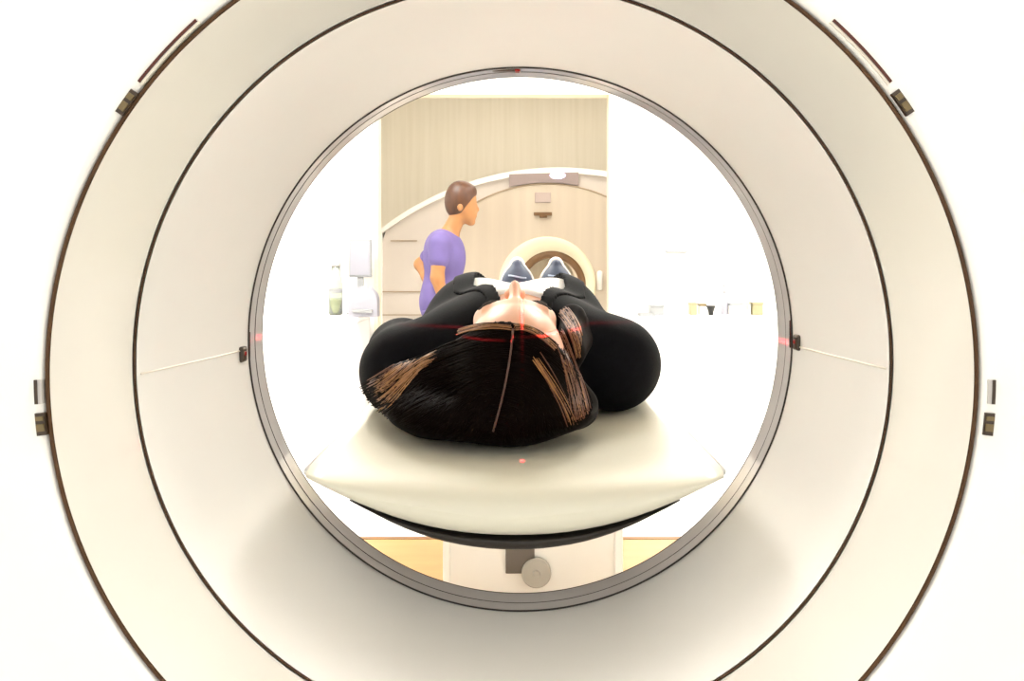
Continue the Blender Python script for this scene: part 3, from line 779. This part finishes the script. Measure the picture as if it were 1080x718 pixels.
def plate_with_hole(name, ol, y0, y1, hc_, hr, m, parent):
    n = 96
    inner = [(hc_[0]+hr*math.cos(2*PI*k/n), hc_[1]+hr*math.sin(2*PI*k/n)) for k in range(n)]
    o = []
    for k in range(n):     # ray from the hole centre to the outline
        a = 2*PI*k/n; dx, dz = math.cos(a), math.sin(a); best = None
        for i in range(len(ol)):
            (x1, z1), (x2, z2) = ol[i], ol[(i+1) % len(ol)]
            ex, ez = x2-x1, z2-z1; den = dx*ez-dz*ex
            if abs(den) < 1e-9: continue
            t = ((x1-hc_[0])*ez-(z1-hc_[1])*ex)/den; u = ((x1-hc_[0])*dz-(z1-hc_[1])*dx)/den
            if t > 0 and -1e-6 <= u <= 1+1e-6 and (best is None or t < best): best = t
        o.append((hc_[0]+dx*best, hc_[1]+dz*best))
    bm = bmesh.new()
    bm_rings(bm, [[(x, y1, z) for x, z in inner], [(x, y0, z) for x, z in inner], [(x, y0, z) for x, z in o], [(x, y1, z) for x, z in o]], closed_v=True)
    return from_bm(name, bm, m, parent)
B2 = plate_with_hole('cover', arch_outline(0.05), 0.0, 1.2, (bcx, bcz), 0.40, M['mribody'], S2)
# white trim along the arch
bm = bmesh.new(); R = []
for (x, z), (x2, z2) in zip(arch_outline(0.0), arch_outline(0.052)):
    R.append([(x, -0.03, z), (x2, -0.03, z2), (x2, 1.2, z2), (x, 1.2, z)])
bm_rings(bm, R, cap0=True, cap1=True)
from_bm('arch_trim', bm, M['mritrim'], S2)
# inner beige panel under a smaller arc
pcx, pzt = S(577, 0)[0]-sx0, S(0, 194)[1]; RP = 1.38
ol = [(pcx-1.15, 0.02)]
for k in range(41):
    x = -1.15+2.3*k/40; ol.append((pcx+x, pzt-(RP-math.sqrt(RP*RP-x*x))))
ol.append((pcx+1.15, 0.02))
plate_with_hole('front_panel', ol, -0.02, 0.0, (bcx, bcz), 0.405, M['mripanel'], B2)
bm = bmesh.new()
bm_tube(bm, [(x, -0.020, z) for x, z in ol[1:-1]], 0.009, 6)
from_bm('panel_seam', bm, M['lineb'], B2, smooth=True)
# display strip with its lamp
d0 = [S(537, 184), S(610, 182), S(610, 196), S(590, 193), S(563, 193), S(537, 197)]
d0 = [(a-sx0, b) for a, b in d0]
dp = slab('display_panel', d0, -0.035, -0.005, M['mridisp'], S2)
bm = bmesh.new(); c = S(588, 185.5)
bm_rings(bm, [[(c[0]-sx0+0.075*f*math.cos(2*PI*k/24), y, c[1]+0.032*f*math.sin(2*PI*k/24)) for k in range(24)] for f, y in ((1, -0.03), (1, -0.042), (0.8, -0.050))], cap0=True, cap1=True)
lm = from_bm('status_lamp', bm, M['blue'], dp, smooth=False); lm['label'] = 'glowing blue white oval lamp'
def srect(name, px0, py0, px1, py1, y0, y1, m, parent, bev=0.0):
    a, b = S(px0, py1), S(px1, py0)
    return box(name, a[0]-sx0, b[0]-sx0, y0, y1, a[1], b[1], m, parent, bev)
srect('badge', 564, 203, 581, 214, -0.028, -0.015, M['badge'], B2, 0.006)
bm = bmesh.new()
a, b = S(563, 227.5), S(582, 224); bm_box(bm, a[0]-sx0, b[0]-sx0, -0.045, -0.015, a[1], b[1], 0.004)
a, b = S(569, 230), S(577, 227); bm_box(bm, a[0]-sx0, b[0]-sx0, -0.040, -0.015, a[1], b[1], 0.004)
from_bm('sensor_bar', bm, M['mridark'], B2)
srect('vent_slot', 412, 253.3, 440, 254.6, -0.008, 0.01, M['lineb'], B2)
srect('body_seam', 395, 307, 450, 308.2, -0.008, 0.01, M['lineb'], B2)
srect('body_seam', 395, 331.5, 450, 332.5, -0.008, 0.01, M['lineb'], B2)
def s2ring(name, prof, m, parent, n=72):
    bm = bmesh.new(); bm_rings(bm, [[(bcx+ox+r*math.cos(2*PI*k/n), y, bcz+r*math.sin(2*PI*k/n)) for k in range(n)] for ox, y, r in prof])
    return from_bm(name, bm, m, parent, smooth=True)
hx = (582-577)/FPX*SD
br = s2ring('bore_ring', [(0, 0.0, 0.47), (0, -0.035, 0.468), (0, -0.05, 0.45), (0, -0.05, 0.42), (hx*0.6, -0.03, 0.36), (hx, 0.02, 0.305)], M['mribore'], S2)
bm = bmesh.new()
prof = [(0.0+0.030*math.cos(a), 0.300+0.040*math.sin(a)) for a in [2*PI*k/8 for k in range(8)]]
bm_rings(bm, [[(bcx+hx+r*math.cos(2*PI*k/72), 0.012+y, bcz+r*math.sin(2*PI*k/72)) for k in range(72)] for y, r in prof], closed_v=True)
from_bm('bore_edge', bm, M['mridark'], br, smooth=True)
s2ring('bore_tube', [(hx, 0.02, 0.30), (hx, 1.2, 0.30)], M['mritube'], S2)
bm = bmesh.new()
bm_box(bm, bcx+hx-0.06, bcx+hx+0.06, 0.12, 1.1, bcz+0.282, bcz+0.292, 0.003)
bl = from_bm('bore_fill', bm, M['borefill'], S2)  # glowing strip added to brighten the dark bore tube
kx, kz = S(632, 300)
bm = bmesh.new()
bm_rings(bm, [[(kx-sx0+r*math.cos(2*PI*k/20), y+r*math.sin(2*PI*k/20), z) for k in range(20)] for r, y, z in ((0.026, -0.055, kz-0.05), (0.028, -0.055, kz+0.10), (0.024, -0.055, kz+0.125), (0.008, -0.055, kz+0.135))], cap0=True, cap1=True)
from_bm('control_knob', bm, M['mritrim'], S2, smooth=True)

# ================================================================= COUNTERS AND SMALL THINGS
CTOP = 0.725
def counter(x0, x1, lab_t, lab_c):
    tag(box('counter_top', x0, x1, 5.46, 5.99, CTOP-0.035, CTOP, M['cab'], bev=0.006), lab_t, 'worktop')
    n = 3; w = (x1-x0)/n
    for k in range(n):
        a, b = x0+k*w+0.0005, x0+(k+1)*w-0.0005
        t = thing('base_cabinet', lab_c % ('against the side wall', 'in the middle', 'next to the opening')[k if x0 < 0 else 2-k], 'cabinet', ((a+b)/2, 5.75, 0), 'white cabinets under the worktops')
        hw = (b-a)/2
        box('carcass', -hw, hw, -0.24, 0.235, 0.09, CTOP-0.036, M['cab'], t)
        box('plinth', -hw, hw, -0.235, 0.22, 0.0, 0.09, M['cab'], t)
        for q in (0, 1):
            c = -hw+0.004+q*hw
            d = box('door', c-0.003, c+hw-0.005, -0.262, -0.240, 0.05, CTOP-0.037, M['cab'], t, bev=0.002)
            hxp = c+hw-0.05 if q == 0 else c+0.04
            box('handle', hxp-0.006, hxp+0.006, -0.285, -0.2605, CTOP-0.22, CTOP-0.08, M['cab'], d, bev=0.003)
counter(-2.79, -1.02, 'white worktop left of the opening', 'white base cabinet under the left worktop %s')
counter(0.72, 2.79, 'white worktop right of the opening', 'white base cabinet under the right worktop %s')
D_ = 5.80
def C(px, py, d=D_): return ((px-543)/FPX*d, CZ-(py-273)/FPX*d)
# left: tall glass bottle, pale monitor, rounded lavender machine
cx = C(354, 0)[0]
t = thing('glass_bottle', 'tall clear bottle holding yellow green liquid on the left worktop', 'bottle', (cx, D_, CTOP))
hh = 0.36
lathe_z('bottle_wall', [(0.040, 0.0), (0.046, 0.01), (0.047, 0.20), (0.040, 0.25), (0.032, 0.28), (0.030, 0.345), (0.026, 0.345), (0.027, 0.28), (0.036, 0.25), (0.043, 0.20), (0.043, 0.012)], M['glass'], t)
lathe_z('liquid', [(0.041, 0.012), (0.0425, 0.02), (0.0425, 0.10), (0.0415, 0.102)], M['liq'], t)
lathe_z('cap', [(0.031, 0.33), (0.035, 0.332), (0.035, 0.362), (0.030, 0.366)], M['greyp'], t)
lathe_z('neck_band', [(0.0475, 0.15), (0.048, 0.152), (0.048, 0.175), (0.0475, 0.177)], M['pale'], t)
a, b = C(366, 292), C(390, 252)
mx = (a[0]+b[0])/2; mw = (b[0]-a[0])/2
t = thing('monitor', 'pale grey monitor standing beside the bottle on the left worktop', 'monitor', (mx, D_+0.06, CTOP))
bz = b[1]-CTOP
h_ = box('housing', -mw, mw, 0.0, 0.035, bz-0.26, bz, M['pale'], t, bev=0.006)
box('screen', -mw+0.012, mw-0.012, -0.004, 0.002, bz-0.245, bz-0.015, M['lav'], h_)
box('stand_post', -0.02, 0.02, 0.012, 0.03, 0.01, bz-0.25, M['pale'], t)
box('stand_foot', -0.08, 0.08, -0.06, 0.07, 0.0, 0.014, M['pale'], t, bev=0.004)
a, b = C(369, 332, 5.62), C(399, 299, 5.62)
bm = bmesh.new(); cx = (a[0]+b[0])/2; hw = (b[0]-a[0])/2
ol = [(-hw, 0)]+[(-hw*math.cos(PI*k/16), 0.10+0.10*math.sin(PI*k/16)) for k in range(17)]+[(hw, 0)]
t = thing('desktop_machine', 'round topped pale lavender desktop machine near the opening on the left worktop', 'machine', (cx, 5.57, CTOP))
bm_rings(bm, [[(x, 0, z) for x, z in ol], [(x, 0.11, z) for x, z in ol]], cap0=True, cap1=True)
from_bm('housing', bm, M['lav'], t)
box('tray', -hw*0.7, hw*0.7, -0.02, 0.002, 0.03, 0.05, M['pale'], t, bev=0.004)

# right worktop
def rbox(name, px0, px1, py, m, lab, cat, dep=0.10, lid=None):
    a, b = C(px0, py), C(px1, py)
    t = thing(name, lab, cat, ((a[0]+b[0])/2, D_, CTOP)); hw = (b[0]-a[0])/2; h = a[1]-CTOP
    b_ = box('body', -hw, hw, -dep/2, dep/2, 0.0, h*0.8, m, t, bev=0.004)
    box('lid', -hw-0.003, hw+0.003, -dep/2-0.003, dep/2+0.003, h*0.8, h, lid or m, t, bev=0.004)
    return t
rbox('storage_box', 685, 699, 321, M['pale'], 'pale grey box nearest the opening on the right worktop', 'box')
t = thing('tray', 'thin pale tray beside the pale grey box on the right worktop', 'tray', (C(679, 0)[0], D_-0.12, CTOP))
box('base', -0.05, 0.05, -0.06, 0.06, 0, 0.006, M['pale'], t)
bm = bmesh.new()
for s in (-1, 1):
    bm_box(bm, s*0.05-0.003, s*0.05+0.003, -0.06, 0.06, 0.0, 0.018); bm_box(bm, -0.05, 0.05, s*0.06-0.003, s*0.06+0.003, 0, 0.018)
from_bm('rim', bm, M['pale'], t)
rbox('storage_box', 727, 734, 319, M['oliveb'], 'small olive grey carton left of the black beaker', 'box', 0.07)
rbox('storage_box', 737, 744, 320, M['cream'], 'small cream carton touching the black beaker', 'box', 0.07, M['olive'])
cx = C(748, 0)[0]
t = thing('beaker', 'small black beaker that narrows to its foot on the right worktop', 'beaker', (cx, D_-0.05, CTOP))
lathe_z('cup', [(0.014, 0.0), (0.016, 0.004), (0.017, 0.02), (0.028, 0.055), (0.030, 0.060), (0.026, 0.060), (0.014, 0.012)], M['black'], t, n=24)
lathe_z('rim', [(0.030, 0.056), (0.0325, 0.058), (0.0325, 0.063), (0.030, 0.065)], M['black'], t, n=24)
cx = C(764, 0)[0]
t = thing('dispenser_bottle', 'slim white pump bottle between the black beaker and the low shelf', 'bottle', (cx, D_, CTOP))
lathe_z('bottle', [(0.022, 0.0), (0.024, 0.006), (0.024, 0.12), (0.012, 0.14), (0.010, 0.15)], M['lav'], t, n=24)
lathe_z('pump', [(0.011, 0.148), (0.011, 0.165), (0.005, 0.168), (0.005, 0.195), (0.010, 0.197), (0.010, 0.205)], M['pale'], t, n=16)
a, b = C(768, 319.5), C(789, 319.5)
t = thing('low_shelf', 'low pale shelf riser beside the brown box on the right worktop', 'shelf', ((a[0]+b[0])/2, D_, CTOP))
hw = (b[0]-a[0])/2; h = a[1]-CTOP
box('board', -hw, hw, -0.07, 0.07, h-0.014, h, M['pale'], t)
for s in (-1, 1): box('leg', s*(hw-0.006)-0.005, s*(hw-0.006)+0.005, -0.06, 0.06, 0, h-0.014, M['cab'], t)
rbox('storage_box', 792, 803, 318.5, M['oliveb'], 'dark olive brown box at the far right end of the small things', 'box', 0.09)
a, b = C(702, 266.5, 5.985), C(724, 263, 5.985)
tag(box('wall_rail', a[0], b[0], 5.965, 5.999, a[1], b[1], M['pale'], bev=0.004), 'short grey rail fixed high on the white wall right of the opening', 'rail')
